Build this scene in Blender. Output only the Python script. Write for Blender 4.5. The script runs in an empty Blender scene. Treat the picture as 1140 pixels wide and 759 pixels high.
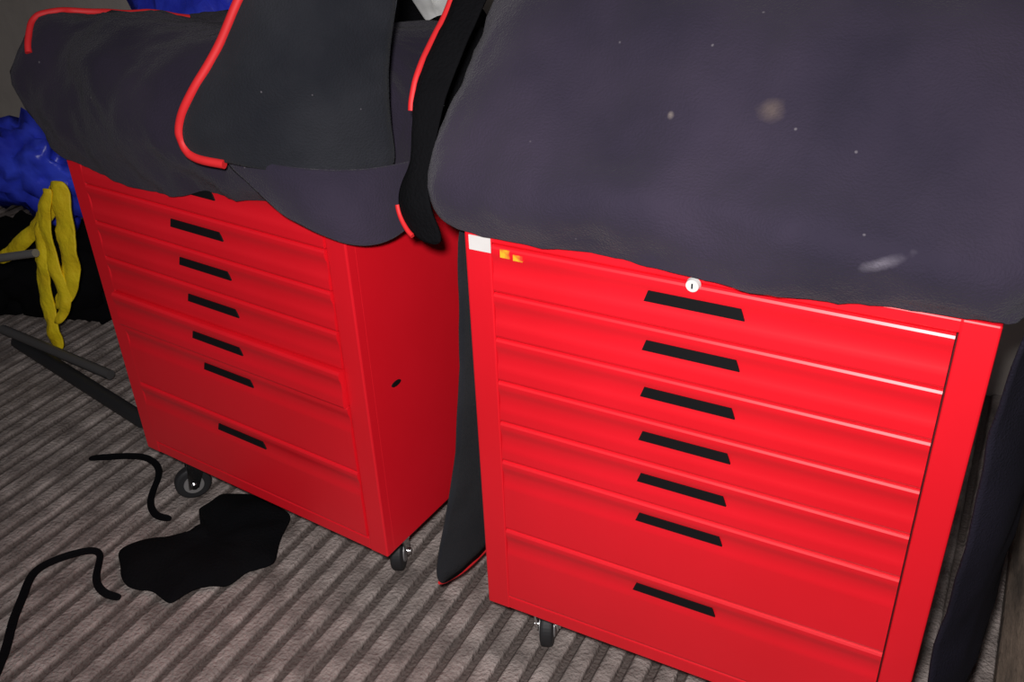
import bpy, bmesh, math, random
from mathutils import Vector, Matrix, noise
random.seed(4)
S=bpy.context.scene
S.view_settings.view_transform='Standard'
S.view_settings.look='None'
# ---------------------------------------------------------------- materials
def mat(name,col,rough=.5,col2=None,scale=8,detail=5,bump=0,bscale=60,metal=0,coat=0,sheen=0,spec=.5,stretch=(1,1,1)):
    m=bpy.data.materials.new(name);m.use_nodes=True
    nt=m.node_tree;b=nt.nodes['Principled BSDF']
    b.inputs['Roughness'].default_value=rough;b.inputs['Metallic'].default_value=metal
    b.inputs['Coat Weight'].default_value=coat;b.inputs['Coat Roughness'].default_value=.3
    b.inputs['Specular IOR Level'].default_value=spec
    if sheen:
        b.inputs['Sheen Weight'].default_value=sheen;b.inputs['Sheen Roughness'].default_value=.5
    tc=nt.nodes.new('ShaderNodeTexCoord')
    mp=nt.nodes.new('ShaderNodeMapping');mp.inputs['Scale'].default_value=stretch
    nt.links.new(tc.outputs['Object'],mp.inputs['Vector'])
    n=nt.nodes.new('ShaderNodeTexNoise');n.inputs['Scale'].default_value=scale;n.inputs['Detail'].default_value=detail
    nt.links.new(mp.outputs['Vector'],n.inputs['Vector'])
    r=nt.nodes.new('ShaderNodeValToRGB');r.name='ramp'
    r.color_ramp.elements[0].position=.35;r.color_ramp.elements[1].position=.68
    c2=col2 or tuple(c*.85 for c in col)
    r.color_ramp.elements[0].color=(*c2,1);r.color_ramp.elements[1].color=(*col,1)
    nt.links.new(n.outputs['Fac'],r.inputs['Fac']);nt.links.new(r.outputs['Color'],b.inputs['Base Color'])
    if bump:
        n2=nt.nodes.new('ShaderNodeTexNoise');n2.inputs['Scale'].default_value=bscale;n2.inputs['Detail'].default_value=4
        nt.links.new(mp.outputs['Vector'],n2.inputs['Vector'])
        bp=nt.nodes.new('ShaderNodeBump');bp.inputs['Strength'].default_value=bump;bp.inputs['Distance'].default_value=.01
        nt.links.new(n2.outputs['Fac'],bp.inputs['Height']);nt.links.new(bp.outputs['Normal'],b.inputs['Normal'])
    return m
def add_spot(m,loc,scale,rz,col,amount):
    """a dirt smudge at a fixed place on the object"""
    nt=m.node_tree;b=nt.nodes['Principled BSDF'];src=b.inputs['Base Color'].links[0].from_socket
    tc=nt.nodes.new('ShaderNodeTexCoord')
    mp=nt.nodes.new('ShaderNodeMapping');mp.vector_type='TEXTURE'
    mp.inputs['Location'].default_value=loc;mp.inputs['Rotation'].default_value=(0,rz,0);mp.inputs['Scale'].default_value=scale
    nt.links.new(tc.outputs['Object'],mp.inputs['Vector'])
    ln=nt.nodes.new('ShaderNodeVectorMath');ln.operation='LENGTH';nt.links.new(mp.outputs['Vector'],ln.inputs[0])
    n=nt.nodes.new('ShaderNodeTexNoise');n.inputs['Scale'].default_value=60;nt.links.new(tc.outputs['Object'],n.inputs['Vector'])
    ad=nt.nodes.new('ShaderNodeMath');ad.operation='ADD';nt.links.new(ln.outputs['Value'],ad.inputs[0]);nt.links.new(n.outputs['Fac'],ad.inputs[1])
    mr=nt.nodes.new('ShaderNodeMapRange');mr.inputs['From Min'].default_value=1.5;mr.inputs['From Max'].default_value=.6
    mr.inputs['To Min'].default_value=0;mr.inputs['To Max'].default_value=amount
    nt.links.new(ad.outputs[0],mr.inputs['Value'])
    mx=nt.nodes.new('ShaderNodeMix');mx.data_type='RGBA';nt.links.new(mr.outputs['Result'],mx.inputs['Factor'])
    nt.links.new(src,mx.inputs['A']);mx.inputs['B'].default_value=(*col,1)
    nt.links.new(mx.outputs['Result'],b.inputs['Base Color'])
def add_lint(m,scale=22,size=.045,col=(.22,.20,.22),amount=.5):
    """sparse dust and lint specks"""
    nt=m.node_tree;b=nt.nodes['Principled BSDF'];src=b.inputs['Base Color'].links[0].from_socket
    tc=nt.nodes.new('ShaderNodeTexCoord');v=nt.nodes.new('ShaderNodeTexVoronoi');v.inputs['Scale'].default_value=scale
    nt.links.new(tc.outputs['Object'],v.inputs['Vector'])
    mr=nt.nodes.new('ShaderNodeMapRange');mr.inputs['From Min'].default_value=size;mr.inputs['From Max'].default_value=size*.4
    mr.inputs['To Min'].default_value=0;mr.inputs['To Max'].default_value=amount
    nt.links.new(v.outputs['Distance'],mr.inputs['Value'])
    mx=nt.nodes.new('ShaderNodeMix');mx.data_type='RGBA';nt.links.new(mr.outputs['Result'],mx.inputs['Factor'])
    nt.links.new(src,mx.inputs['A']);mx.inputs['B'].default_value=(*col,1)
    nt.links.new(mx.outputs['Result'],b.inputs['Base Color'])
RED=mat('red_paint',(.88,.008,.022),.44,(.78,.006,.016),3,coat=.3)
BLACK=mat('black_plastic',(.006,.006,.007),.6,spec=.25)
GAP=mat('dark_gap',(.08,.003,.005),.7)
FAB=mat('navy_fabric',(.034,.026,.044),.9,(.020,.016,.029),5,6,.35,350,sheen=.07,spec=.15)
add_lint(FAB)
FABC=mat('navy_fabric_stained',(.043,.033,.056),.9,(.022,.018,.033),4,7,.35,350,sheen=.10,spec=.15)
add_lint(FABC)
add_spot(FABC,(.498,-.03,.831),(.030,.06,.008),-.5,(.20,.18,.22),.55)
add_spot(FABC,(.353,.06,.94),(.018,.09,.012),0,(.16,.12,.10),.45)
add_spot(FABC,(.246,.06,.925),(.005,.09,.005),0,(.3,.25,.22),.6)
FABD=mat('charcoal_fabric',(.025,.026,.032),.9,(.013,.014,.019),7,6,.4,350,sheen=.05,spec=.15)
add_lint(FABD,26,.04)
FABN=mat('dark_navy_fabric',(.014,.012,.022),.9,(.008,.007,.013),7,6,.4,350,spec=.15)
FABK=mat('black_fabric',(.005,.005,.006),.95,(.003,.003,.004),7,6,.4,200,spec=.1)
TRIM=mat('red_piping',(.80,.02,.025),.6)
CHROME=mat('chrome',(.75,.75,.75),.22,metal=1)
RUB=mat('rubber',(.02,.02,.022),.6)
WALL=mat('wall_paint',(.60,.54,.48),.85,(.45,.40,.36),3,6,.2,30)
YEL=mat('yellow_webbing',(1.0,.78,.012),.6,(.95,.66,.01),20,bump=.3,bscale=90)
BLUE=mat('blue_plastic',(.05,.09,.90),.35,(.02,.03,.50),9,bump=.5,bscale=20)
WHITE=mat('white_plastic',(.8,.8,.78),.5,(.6,.6,.6),10)
GREY=mat('grey_metal',(.35,.34,.34),.4,metal=.4)
DGREY=mat('dark_metal',(.10,.095,.095),.5,metal=.2)
STICK=mat('sticker_paper',(.85,.82,.80),.6)
STICKY=mat('yellow_sticker',(.85,.50,.02),.6,(.75,.05,.02),110,1)
WOOD=mat('weathered_wood',(.22,.16,.12),.85,(.06,.045,.035),10,9,.8,60,stretch=(4,.5,1))
# ribbed floor: dirt collects in the grooves (height driven) + grit
FLOOR=mat('ribbed_boards',(.48,.41,.38),.75,(.22,.185,.17),18,12,.7,150,spec=.3)
nt=FLOOR.node_tree;b=nt.nodes['Principled BSDF'];src=b.inputs['Base Color'].links[0].from_socket
tc=nt.nodes.new('ShaderNodeTexCoord');sx=nt.nodes.new('ShaderNodeSeparateXYZ');nt.links.new(tc.outputs['Object'],sx.inputs[0])
n=nt.nodes.new('ShaderNodeTexNoise');n.inputs['Scale'].default_value=11;n.inputs['Detail'].default_value=9;nt.links.new(tc.outputs['Object'],n.inputs['Vector'])
ma=nt.nodes.new('ShaderNodeMath');ma.operation='MULTIPLY_ADD';ma.inputs[1].default_value=.016;ma.inputs[2].default_value=-.0085
nt.links.new(n.outputs['Fac'],ma.inputs[0])
ad=nt.nodes.new('ShaderNodeMath');ad.operation='ADD';nt.links.new(sx.outputs['Z'],ad.inputs[0]);nt.links.new(ma.outputs[0],ad.inputs[1])
mr=nt.nodes.new('ShaderNodeMapRange');mr.inputs['From Min'].default_value=-.006;mr.inputs['From Max'].default_value=.000
nt.links.new(ad.outputs[0],mr.inputs['Value'])
mx=nt.nodes.new('ShaderNodeMix');mx.data_type='RGBA';nt.links.new(mr.outputs['Result'],mx.inputs['Factor'])
mx.inputs['A'].default_value=(.13,.105,.095,1);nt.links.new(src,mx.inputs['B']);nt.links.new(mx.outputs['Result'],b.inputs['Base Color'])
# ---------------------------------------------------------------- helpers
def link(o,parent=None):
    S.collection.objects.link(o)
    if parent: o.parent=parent
    return o
def empty(name,loc=(0,0,0),rz=0):
    e=bpy.data.objects.new(name,None);e.location=loc;e.rotation_euler=(0,0,rz);e.empty_display_size=.1
    return link(e)
def mesh(name,vs,fs,m,parent=None,smooth=False,mods=()):
    me=bpy.data.meshes.new(name);me.from_pydata([tuple(v) for v in vs],[],fs);me.validate();me.update()
    bm=bmesh.new();bm.from_mesh(me);bmesh.ops.recalc_face_normals(bm,faces=bm.faces);bm.to_mesh(me);bm.free()
    o=bpy.data.objects.new(name,me);me.materials.append(m)
    if smooth:
        for p in me.polygons:p.use_smooth=True
    return link(o,parent)
def boxes(name,bl,m,parent=None,bev=.002,smooth=False):
    bm=bmesh.new()
    for (x0,x1,y0,y1,z0,z1) in bl:
        r=bmesh.ops.create_cube(bm,size=1)
        for v in r['verts']:
            v.co=Vector(((x0+x1)/2+v.co.x*(x1-x0),(y0+y1)/2+v.co.y*(y1-y0),(z0+z1)/2+v.co.z*(z1-z0)))
    me=bpy.data.meshes.new(name);bm.to_mesh(me);bm.free();me.materials.append(m)
    o=bpy.data.objects.new(name,me);link(o,parent)
    if bev:
        b=o.modifiers.new('bev','BEVEL');b.width=bev;b.segments=2
    return o
def cyl(bm,c,axis,r,h,seg=28,r2=None):
    q=Vector((0,0,1)).rotation_difference(Vector(axis)).to_matrix().to_4x4()
    bmesh.ops.create_cone(bm,cap_ends=True,segments=seg,radius1=r,radius2=r if r2 is None else r2,depth=h,matrix=Matrix.Translation(c)@q)
def tube(name,pts,r,m,parent=None):
    cu=bpy.data.curves.new(name,'CURVE');cu.dimensions='3D'
    sp=cu.splines.new('NURBS');sp.points.add(len(pts)-1)
    for p,q in zip(sp.points,pts): p.co=(*q,1)
    sp.use_endpoint_u=True;sp.order_u=3;sp.resolution_u=6
    cu.bevel_depth=r
    cu.bevel_resolution=3;cu.use_fill_caps=True
    cu.materials.append(m)
    o=bpy.data.objects.new(name,cu);return link(o,parent)
def snap(obj,pts,n=8,off=.002):
    """densify a polyline and sew it onto a sheet (same local frame)"""
    dg=bpy.context.evaluated_depsgraph_get();dg.update();ev=obj.evaluated_get(dg)
    V=[Vector(p) for p in pts];d=[]
    for a,b in zip(V[:-1],V[1:]):
        for k in range(n): d.append(a.lerp(b,k/n))
    d.append(V[-1]);out=[]
    for p in d:
        ok,l,nn,i=ev.closest_point_on_mesh(p)
        if ok:
            w=(p-l)
            out.append(l+(w.normalized()*off if w.length>1e-5 else nn*off))
    sm=[out[0]]+[(out[i-1]+out[i]*2+out[i+1])/4 for i in range(1,len(out)-1)]+[out[-1]]
    return sm
def nz(p,s,seed=0): return noise.noise(Vector((p[0]*s+seed,p[1]*s+seed*.7,p[2]*s-seed)))
def grid(name,rows,m,parent=None,sub=2,thick=.004,amp=0,ns=10,seed=0):
    nr,nc=len(rows),len(rows[0])
    vs=[Vector(p) for r in rows for p in r]
    fs=[(i*nc+j,i*nc+j+1,(i+1)*nc+j+1,(i+1)*nc+j) for i in range(nr-1) for j in range(nc-1)]
    o=mesh(name,vs,fs,m,parent,True)
    s=o.modifiers.new('s','SUBSURF');s.levels=s.render_levels=sub+1
    if amp:
        t=bpy.data.textures.new(name,'CLOUDS');t.noise_scale=1/ns;t.noise_depth=2
        d=o.modifiers.new('d','DISPLACE');d.texture=t;d.strength=amp;d.texture_coords='LOCAL';d.mid_level=.5
    k=o.modifiers.new('k','SOLIDIFY');k.thickness=thick;k.offset=0
    return o
def dome(name,rings,m,parent=None,amp=.012,ns=8,seed=0,fine=.02,hem=None,fs_=.12):
    """rings: (x0,x1,y0,y1,r,zFL,zFR,zBL,zBR): draped fabric lofted through rounded rectangles"""
    vs=[];fs=[]
    def ringpts(x0,x1,y0,y1,r):
        if not isinstance(r,tuple): r=(r,)*4
        lim=min(x1-x0,y1-y0)/2.01
        r=[min(q,lim) for q in r];segs=[]
        for (sx_,sy_,a0),q in zip(((1,-1,-90),(1,1,0),(-1,1,90),(-1,-1,180)),r):
            cx=(x1-q) if sx_>0 else (x0+q);cy=(y1-q) if sy_>0 else (y0+q)
            segs.append([Vector((cx+q*math.cos(math.radians(a0+k*22.5)),cy+q*math.sin(math.radians(a0+k*22.5)))) for k in range(5)])
        out=[]
        for i in range(4):
            out+=segs[i];a=segs[i][-1];b=segs[(i+1)%4][0]
            for k in range(1,15): out.append(a.lerp(b,k/15))
        return out
    nr=len(rings);N=None
    for k,R in enumerate(rings):
        x0,x1,y0,y1,r=R[:5];z=R[5:]
        pts=ringpts(x0,x1,y0,y1,r);N=len(pts)
        for p in pts:
            u=(p.x-x0)/(x1-x0);v=(p.y-y0)/(y1-y0)
            zz=(z[0]*(1-u)+z[1]*u)*(1-v)+(z[2]*(1-u)+z[3]*u)*v
            q=Vector((p.x,p.y,zz))
            if 0<k:
                c=Vector(((x0+x1)/2,(y0+y1)/2,q.z))
                d=(q-c).normalized()
                w=amp*min(1,k/2)
                q+=d*w*nz(q,ns,seed)+Vector((0,0,w*nz(q,ns*.8,seed+5)))
            elif k==0:
                q.z+=.004*nz(q,18,seed)
                if hem: q.z+=hem(u)*(1-v)
            vs.append(q)
    for k in range(nr-1):
        for j in range(N):
            fs.append((k*N+j,k*N+(j+1)%N,(k+1)*N+(j+1)%N,(k+1)*N+j))
    c=sum((vs[(nr-1)*N+j] for j in range(N)),Vector())/N
    vs.append(c);ci=len(vs)-1
    for j in range(N): fs.append(((nr-1)*N+j,(nr-1)*N+(j+1)%N,ci))
    o=mesh(name,vs,fs,m,parent,True)
    s=o.modifiers.new('s','SUBSURF');s.levels=s.render_levels=2
    t=bpy.data.textures.new(name,'CLOUDS');t.noise_scale=fs_;t.noise_depth=3
    d=o.modifiers.new('d','DISPLACE');d.texture=t;d.strength=fine;d.texture_coords='LOCAL';d.mid_level=.5
    return o
def blob(name,loc,size,m,parent=None,amp=.25,ns=3,seed=0,flat=True,rz=0,sub=4):
    bm=bmesh.new();bmesh.ops.create_icosphere(bm,subdivisions=sub,radius=1)
    for v in bm.verts:
        p=v.co.copy();k=1+amp*nz(p,ns,seed)+amp*.5*nz(p,ns*2.6,seed+3)-amp*.5*abs(nz(p,ns*1.7,seed+9))
        p*=k
        if flat and p.z<-.55: p.z=-.55
        v.co=Vector((p.x*size[0],p.y*size[1],p.z*size[2]))
    me=bpy.data.meshes.new(name);bm.to_mesh(me);bm.free();me.materials.append(m)
    for p in me.polygons:p.use_smooth=True
    o=bpy.data.objects.new(name,me);o.location=loc;o.rotation_euler=(0,0,rz)
    return link(o,parent)
# ---------------------------------------------------------------- room
def build_floor():
    x0,x1,y0,y1=-3.4,2.2,-1.8,1.15
    pitch=.045;vs=[];fs=[];n=int((x1-x0)/pitch)
    prof=[(0,-.008),(.010,-.008),(.015,-.001),(.018,0),(.039,0),(.042,-.002)]
    xs=[]
    for i in range(n):
        for a,b in prof: xs.append((x0+i*pitch+a,b))
    for x,z in xs: vs+=[(x,y0,z),(x,y1,z)]
    for i in range(len(xs)-1): fs.append((2*i,2*i+2,2*i+3,2*i+1))
    k=len(vs);a=xs[0][0];b=xs[-1][0]
    vs+=[(a,y0,-.04),(b,y0,-.04),(b,y1,-.04),(a,y1,-.04)];fs.append((k,k+3,k+2,k+1))
    return mesh('floor',vs,fs,FLOOR)
build_floor()
boxes('wall_back',[(-3.4,2.2,1.15,1.2,-.04,2.3)],WALL,bev=0)
boxes('wall_left',[(-3.45,-3.4,-1.8,1.2,-.04,2.3)],WALL,bev=0)
# ---------------------------------------------------------------- cabinets
W,D,Z0,T=.616,.40,.12,.77
def caster(par,x,y,rz,i):
    bm=bmesh.new()
    r=bmesh.ops.create_cube(bm,size=1)
    for v in r['verts']: v.co=Vector((v.co.x*.07,v.co.y*.07,Z0-.002+v.co.z*.005))
    cyl(bm,(0,0,Z0-.014),(0,0,1),.024,.018,r2=.028)
    off=.018
    for s in (-1,1):
        vs=[bm.verts.new((s*.017+dx,y_,z_)) for dx in (-.0015,.0015) for (y_,z_) in ((-.02,Z0-.02),(.022,Z0-.02),(off+.012,.03),(off-.008,.03))]
        for f in ((0,1,2,3),(4,7,6,5),(0,4,5,1),(1,5,6,2),(2,6,7,3),(3,7,4,0)): bm.faces.new([vs[q] for q in f])
    cyl(bm,(0,off,.036),(1,0,0),.006,.044)
    def part(nm,bm,m):
        me=bpy.data.meshes.new(nm);bm.to_mesh(me);bm.free();me.materials.append(m)
        o=bpy.data.objects.new('%s_%d'%(nm,i),me);o.location=(x,y,0);o.rotation_euler=(0,0,rz);return link(o,par)
    part('caster_fork',bm,CHROME)
    bm=bmesh.new();cyl(bm,(0,off,.036),(1,0,0),.036,.022,40);w=part('caster_wheel',bm,RUB)
    b=w.modifiers.new('b','BEVEL');b.width=.006;b.segments=3
    bm=bmesh.new();cyl(bm,(0,off,.036),(1,0,0),.020,.026,30);part('caster_hub',bm,GREY)
def cabinet(loc,rz,open_i=None,right=True,rots=(2.6,.5,.2,.4)):
    E=empty('tool_cabinet',loc,rz)
    fr=.040;d0,d1=fr,W-fr
    boxes('cabinet_body',[(0,W,.016,D,Z0,T)],RED,E,.003)
    boxes('front_frame',[(0,fr-.002,0,.02,Z0,T),(W-fr+.002,W,0,.02,Z0,T),(fr-.004,W-fr+.004,.0005,.02,T-.017,T-.0005),(fr-.004,W-fr+.004,.0005,.02,Z0+.0005,Z0+.026)],RED,E,.0025)
    boxes('drawer_recess',[(fr-.002,W-fr+.002,.0145,.0165,Z0+.02,T-.015)],GAP,E,0)
    tops=[.752-.0673*i for i in range(6)]+[.287];bots=tops[1:]+[.148]
    for i,(t,b) in enumerate(zip(tops,bots)):
        b+=.0020;h=t-b
        # cross-section: softly rolled top lip, finger channel, flat face, returned bottom edge
        pr=[(.016,t),(.0005,t),(-.0020,t-.0012),(-.0036,t-.004),(-.0038,t-.009),(-.0028,t-.014),(-.0010,t-.019),(.0000,t-.026),(.0000,t-.037),(-.0012,t-.042),(-.0022,t-.048),(-.0023,t-.051),(-.0023,b+.003),(-.001,b),(.016,b)]
        dy=-.008 if i==open_i else 0
        vs=[];n=len(pr)
        for x in (d0,d1):
            for (y,z) in pr: vs.append((x,y+dy,z))
        fs=[(k,(k+1)%n,n+(k+1)%n,n+k) for k in range(n)]+[tuple(range(n)),tuple(range(2*n-1,n-1,-1))]
        o=mesh('drawer_%d'%(i+1),vs,fs,RED,E,True)
        o.data.set_sharp_from_angle(angle=math.radians(18))
        zc=t-.027
        hv=[];y0,y1=-.0025+dy,.002+dy
        for y in (y0,y1): hv+=[(.302-.055,y,zc+.0075),(.302+.055,y,zc+.0075),(.302+.060,y,zc-.0070),(.302-.060,y,zc-.0070)]
        mesh('drawer_handle_%d'%(i+1),hv,[(0,1,2,3),(4,7,6,5),(0,4,5,1),(1,5,6,2),(2,6,7,3),(3,7,4,0)],BLACK,E)
    for i,((x,y),r) in enumerate(zip(((.077,.05),(W-.05,.075),(.06,D-.06),(W-.06,D-.06)),rots)): caster(E,x,y,r,i+1)
    if right:
        bm=bmesh.new();cyl(bm,(.301,-.005,.7525),(0,1,0),.0075,.006,r2=.0085)
        me=bpy.data.meshes.new('lock');bm.to_mesh(me);bm.free();me.materials.append(WHITE)
        link(bpy.data.objects.new('lock_barrel',me),E)
        boxes('lock_keyhole',[(.3002,.3018,-.0090,-.0078,.7495,.7555)],BLACK,E,0)
        boxes('white_label',[(.007,.038,-.0012,0,.740,.760)],STICK,E,0)
        boxes('yellow_label',[(.053,.066,-.0045,-.0030,.7385,.7495),(.071,.084,-.0045,-.0028,.7375,.7455)],STICKY,E,0)
    else:
        bm=bmesh.new();cyl(bm,(W+.0005,.07,.433),(1,0,0),.011,.003)
        for v in bm.verts: v.co.z=.433+(v.co.z-.433)*.4
        me=bpy.data.meshes.new('side_hole');bm.to_mesh(me);bm.free();me.materials.append(BLACK)
        link(bpy.data.objects.new('side_keyhole',me),E)
    return E
cabR=cabinet((0,0,0),0,rots=(.35,.5,.2,.4))
cabL=cabinet((-.81486,.06564,0),-.0881,4,False)
# ---------------------------------------------------------------- right cover
CR=empty('fabric_cover')
dR=dome('cover_top',[
 (-.016,.632,-.012,.43,.02,.766,.772,.75,.75),
 (-.040,.640,-.020,.44,.04,.783,.783,.78,.78),
 (-.060,.655,-.032,.45,.06,.812,.812,.82,.82),
 (-.062,.662,-.028,.46,.07,.852,.847,.88,.88),
 (-.058,.668,.020,.47,.08,.878,.878,.95,.95),
 (-.056,.672,.074,.47,.08,.945,.945,1.02,1.02),
 (-.050,.670,.125,.465,.09,1.01,1.01,1.08,1.08),
 (-.02,.65,.20,.44,.08,1.065,1.065,1.11,1.11),
 (.12,.50,.28,.38,.05,1.10,1.10,1.12,1.12)],FABC,CR,seed=2,amp=.024,ns=6,fine=.032)
fl=grid('side_flap_left',[
 [(-.020,.020,.78),(-.020,.12,.78),(-.018,.25,.78),(-.018,.40,.78)],
 [(-.030,.030,.66),(-.024,.12,.66),(-.022,.25,.66),(-.022,.40,.66)],
 [(-.036,.022,.50),(-.030,.12,.50),(-.03,.25,.50),(-.03,.40,.50)],
 [(-.062,.018,.32),(-.05,.12,.31),(-.045,.25,.30),(-.045,.40,.30)],
 [(-.106,-.004,.108),(-.09,.02,.10),(-.075,.14,.09),(-.07,.40,.07)]],FABD,CR,amp=.01,ns=9)
tube('piping_strip',snap(fl,[(-.115,-.01,.09),(-.09,.05,.06),(-.08,.15,.05),(-.07,.38,.04)]),.003,TRIM,CR)
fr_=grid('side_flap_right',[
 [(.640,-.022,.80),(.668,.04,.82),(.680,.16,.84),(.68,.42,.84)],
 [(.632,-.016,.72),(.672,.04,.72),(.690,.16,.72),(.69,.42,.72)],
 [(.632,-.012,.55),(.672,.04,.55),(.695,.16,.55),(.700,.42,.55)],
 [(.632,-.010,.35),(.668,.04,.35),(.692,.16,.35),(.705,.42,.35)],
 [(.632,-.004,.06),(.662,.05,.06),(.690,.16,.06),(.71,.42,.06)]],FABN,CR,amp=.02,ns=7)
lc=grid('loose_corner',[
 [(-.085,.20,1.06),(-.07,.20,1.09),(-.03,.21,1.08)],
 [(-.090,.15,.99),(-.075,.13,1.00),(-.035,.13,1.00)],
 [(-.092,.07,.945),(-.08,.06,.94),(-.045,.06,.93)],
 [(-.090,.045,.89),(-.085,.03,.88),(-.05,.03,.87)],
 [(-.080,.035,.84),(-.08,.015,.83),(-.05,.01,.82)],
 [(-.105,.015,.80),(-.085,-.01,.79),(-.045,-.012,.79)],
 [(-.10,.01,.765),(-.070,-.008,.742),(-.018,-.008,.736)]],FABK,CR,amp=.012,ns=12)
tube('piping_corner',snap(lc,[(-.12,.20,1.05),(-.12,.15,.99),(-.12,.07,.945),(-.12,.045,.89)]),.0045,TRIM,CR)
tube('piping_corner_low',snap(lc,[(-.13,.012,.770),(-.12,.004,.752),(-.10,-.02,.735),(-.085,-.02,.73)]),.0035,TRIM,CR)
# ---------------------------------------------------------------- left cover (local frame of the left cabinet)
CL=empty('fabric_cover',(-.81486,.06564,0),-.0881)
def hemL(u):
    pts=[(0,0),(.15,-.024),(.35,-.034),(.55,-.020),(.75,.0),(1,0)]
    for (a,b),(c,d) in zip(pts[:-1],pts[1:]):
        if u<=c: return b+(d-b)*(u-a)/(c-a)
    return 0
dL=dome('cover_top',[
 (-.014,.630,-.014,.42,.02,.742,.745,.72,.72),
 (-.035,.638,-.030,.43,.04,.775,.768,.76,.76),
 (-.068,.632,-.036,.44,(.10,.05,.05,.05),.820,.805,.81,.82),
 (-.066,.615,-.026,.43,(.16,.06,.05,.05),.868,.835,.85,.88),
 (-.050,.60,.004,.38,(.16,.06,.04,.05),.920,.870,.88,.90),
 (-.025,.58,.05,.30,(.13,.05,.04,.04),.948,.90,.89,.93),
 (.06,.55,.10,.25,.05,.945,.93,.90,.94),
 (.2,.48,.15,.22,.02,.93,.93,.91,.94)],FAB,CL,seed=11,amp=.032,ns=7,fine=.042,hem=hemL,fs_=.10)
ff=grid('folded_flap',[
 [(.50,.03,1.06),(.56,.045,1.09),(.61,.10,1.10),(.640,.15,1.08)],
 [(.475,-.010,.98),(.54,.0,.99),(.60,.05,.99),(.642,.12,.99)],
 [(.44,-.052,.91),(.51,-.04,.91),(.60,.01,.91),(.644,.085,.89)],
 [(.405,-.068,.86),(.49,-.062,.86),(.595,-.015,.85),(.650,.080,.83)],
 [(.410,-.068,.818),(.48,-.066,.82),(.585,-.022,.80),(.658,.080,.772)]],FABD,CL,amp=.022,ns=9)
tube('piping_flap',snap(ff,[(.46,.01,1.08),(.44,-.02,.98),(.40,-.06,.91),(.37,-.07,.865),(.38,-.07,.82),(.412,-.07,.79),(.44,-.07,.79),(.475,-.07,.79)]),.0065,TRIM,CL)
cd=grid('corner_drape',[
 [(.44,-.046,.83),(.52,-.048,.82),(.60,-.012,.81),(.655,.05,.80),(.664,.17,.79)],
 [(.47,-.044,.80),(.54,-.046,.79),(.625,-.028,.785),(.668,.045,.775),(.666,.16,.765)],
 [(.52,-.042,.765),(.57,-.040,.757),(.64,-.030,.740),(.674,.03,.730),(.670,.14,.745)],
 [(.53,-.036,.750),(.58,-.036,.738),(.645,-.026,.715),(.676,.03,.700),(.670,.13,.73)]],FABC,CL,amp=.012,ns=12)
tube('piping_back_left',snap(dL,[(.0,-.01,.90),(-.03,.02,.96),(.0,.09,.98),(.04,.18,.95),(.07,.26,.93)],off=.002),.0055,TRIM,CL)
grid('side_fold',[
 [(.65,.18,.95),(.68,.26,.95),(.67,.36,.92)],
 [(.66,.15,.92),(.69,.24,.91),(.68,.36,.89)],
 [(.66,.12,.87),(.70,.20,.85),(.69,.36,.84)],
 [(.66,.13,.78),(.68,.20,.77),(.68,.36,.76)]],FABK,CL,amp=.03,ns=10)
# ---------------------------------------------------------------- clutter behind / left
BB=empty('blue_plastic_bag')
blob('bag_body',(-1.64,.56,.41),(.22,.08,.13),BLUE,BB,amp=.5,seed=3,flat=False)
blob('bag_top',(-1.12,.78,.66),(.27,.12,.34),BLUE,BB,amp=.3,seed=6,flat=False)
YB=empty('yellow_strap_bundle')
def band(name,pts,w,par,m=YEL):
    rows=[]
    for p in pts: rows.append([(p[0]-w/2,p[1]-.01,p[2]),(p[0],p[1]-.02,p[2]),(p[0]+w/2,p[1]-.01,p[2]+.005)])
    return grid(name,rows,m,par,sub=2,thick=.005,amp=.022,ns=18)
band('loop_1',[(-1.37,.45,.46),(-1.42,.44,.39),(-1.51,.43,.31),(-1.61,.42,.24),(-1.66,.42,.21)],.07,YB)
band('loop_2',[(-1.36,.44,.47),(-1.36,.42,.37),(-1.36,.41,.28),(-1.38,.40,.20),(-1.43,.39,.14)],.06,YB)
band('loop_3',[(-1.44,.42,.36),(-1.45,.40,.28),(-1.47,.39,.20),(-1.47,.38,.10),(-1.46,.37,.02)],.05,YB)
band('loop_5',[(-1.39,.43,.45),(-1.43,.41,.36),(-1.42,.40,.26),(-1.39,.39,.16),(-1.44,.38,.10)],.04,YB)
band('loop_4',[(-1.00,.60,.90),(-.98,.59,.96),(-.93,.59,1.0)],.05,YB)
tube('metal_pole',[(-1.95,.37,.15),(-1.43,.36,.30)],.010,GREY)
tube('metal_rod',[(-1.62,.33,.06),(-1.20,.30,.05)],.012,DGREY)
KB=empty('black_bag');
blob('bag_body',(-1.74,.60,.08),(.27,.14,.16),FABK,KB,amp=.3,seed=8)
blob('bag_side',(-1.98,.46,.09),(.25,.16,.16),FABK,KB,amp=.3,seed=5)
tube('black_pole',[(-1.60,.345,.02),(-1.02,.222,.02)],.018,RUB)
DB=empty('dark_duffel_bag')
blob('bag_body',(-.45,.76,.40),(.30,.17,.42),FABK,DB,amp=.3,seed=14,flat=False)
blob('white_plastic_bag',(-.74,1.02,.78),(.16,.08,.14),WHITE,amp=.4,seed=15,flat=False)
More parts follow.
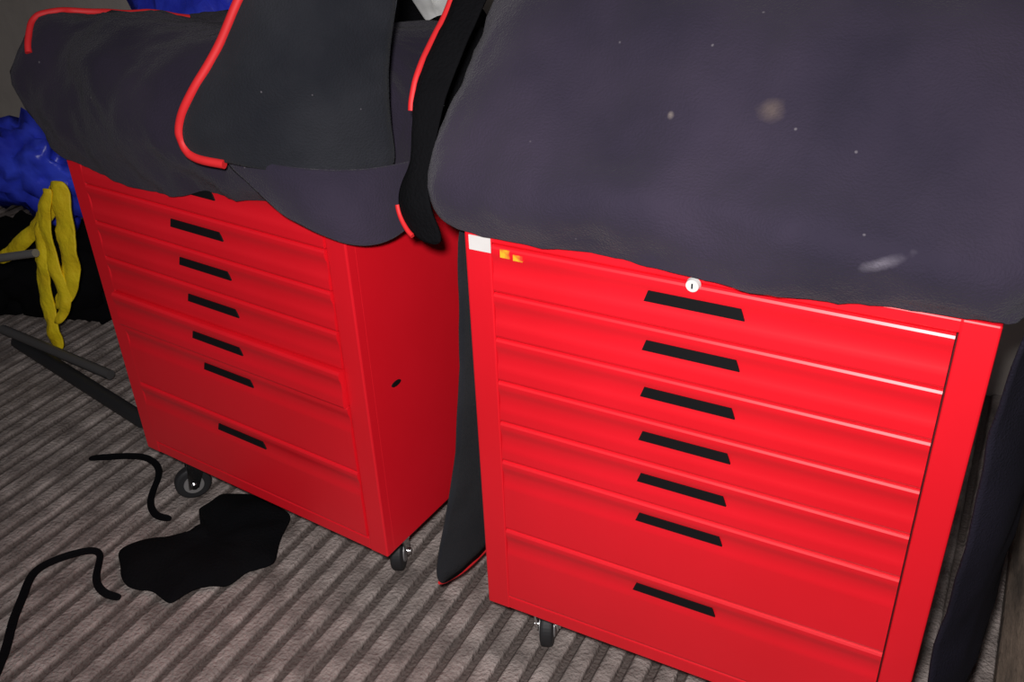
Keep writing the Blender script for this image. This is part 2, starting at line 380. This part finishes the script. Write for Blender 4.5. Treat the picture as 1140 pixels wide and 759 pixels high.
# ---------------------------------------------------------------- floor items
bpts=[(-.76,-.10),(-.73,-.05),(-.67,-.015),(-.66,.03),(-.71,.06),(-.70,.12),(-.62,.15),(-.52,.13),(-.49,.06),(-.455,.0),(-.49,-.04),(-.50,-.09),(-.55,-.11),(-.56,-.165),(-.62,-.155),(-.67,-.17),(-.72,-.135)]
def rag():
    c=Vector((-.60,-.01,0));vs=[];fs=[];n=len(bpts);K=3;M=n*K
    def P(i):
        i0=i//K;f=(i%K)/K;a=Vector((*bpts[i0%n],0));b=Vector((*bpts[(i0+1)%n],0));p=a.lerp(b,f)
        return c+(p-c)*(1+.10*nz(p,22,7))
    rings=[(1,.002),(.97,.010),(.85,.018),(.65,.026),(.4,.030),(.15,.026)]
    for s,z in rings:
        for i in range(M):
            p=c+(P(i)-c)*s;p.z=z+(.020*nz(p,18,3) if s<.95 else 0);vs.append(p)
    for k in range(len(rings)-1):
        for i in range(M): fs.append((k*M+i,k*M+(i+1)%M,(k+1)*M+(i+1)%M,(k+1)*M+i))
    fs.append(tuple((len(rings)-1)*M+i for i in range(M)));fs.append(tuple(range(M-1,-1,-1)))
    o=mesh('black_cloth',vs,fs,FABK,None,True)
    s=o.modifiers.new('s','SUBSURF');s.levels=s.render_levels=2
rag()
def strap(name,pts,w=.014):
    rows=[]
    V=[Vector(p) for p in pts]
    for i,p in enumerate(V):
        d=(V[min(i+1,len(V)-1)]-V[max(i-1,0)]).normalized();s=Vector((-d.y,d.x,0))*w/2
        rows.append([p-s,p,p+s+Vector((0,0,.004))])
    grid(name,rows,FABK,None,sub=2,thick=.003)
strap('nylon_strap',[(-.70,-.42,.006),(-.735,-.37,.006),(-.760,-.34,.006),(-.79,-.31,.006),(-.815,-.265,.012),(-.85,-.22,.016),(-.840,-.18,.014),(-.82,-.145,.012),(-.785,-.118,.014),(-.765,-.135,.008),(-.735,-.180,.006),(-.69,-.195,.006),(-.658,-.187,.006)])
strap('nylon_strap',[(-1.04,.08,.006),(-.99,.105,.01),(-.93,.135,.012),(-.88,.125,.012),(-.85,.10,.008),(-.83,.06,.008),(-.80,.02,.008),(-.76,.0,.008),(-.73,.01,.008)])
boxes('wooden_board',[(.735,.80,-.1,1.0,.001,.035),(.803,.90,-.1,1.02,.001,.03),(.903,1.02,-.1,1.0,.001,.035)],WOOD,None,.003)
# ---------------------------------------------------------------- lights: the phone's flash beam + dim surroundings
l=bpy.data.lights.new('camera_flash','SPOT');l.energy=90;l.color=(1,.97,.96);l.shadow_soft_size=.03
l.spot_size=math.radians(106);l.spot_blend=1
o=bpy.data.objects.new('camera_flash',l);o.location=(.55,-.96,1.33)
o.rotation_euler=(Vector((.08,.0,.58))-o.location).to_track_quat('-Z','Y').to_euler();link(o)
w=bpy.data.worlds.new('w');S.world=w;w.use_nodes=True
w.node_tree.nodes['Background'].inputs[0].default_value=(.9,.92,1,1);w.node_tree.nodes['Background'].inputs[1].default_value=.07
c=bpy.data.cameras.new('camera');c.sensor_width=36;c.lens=34.01;c.clip_start=.02
o=bpy.data.objects.new('camera',c);o.location=(.58805,-.94775,1.26332);o.rotation_euler=(1.03312,.03632,.48476);link(o);S.camera=o
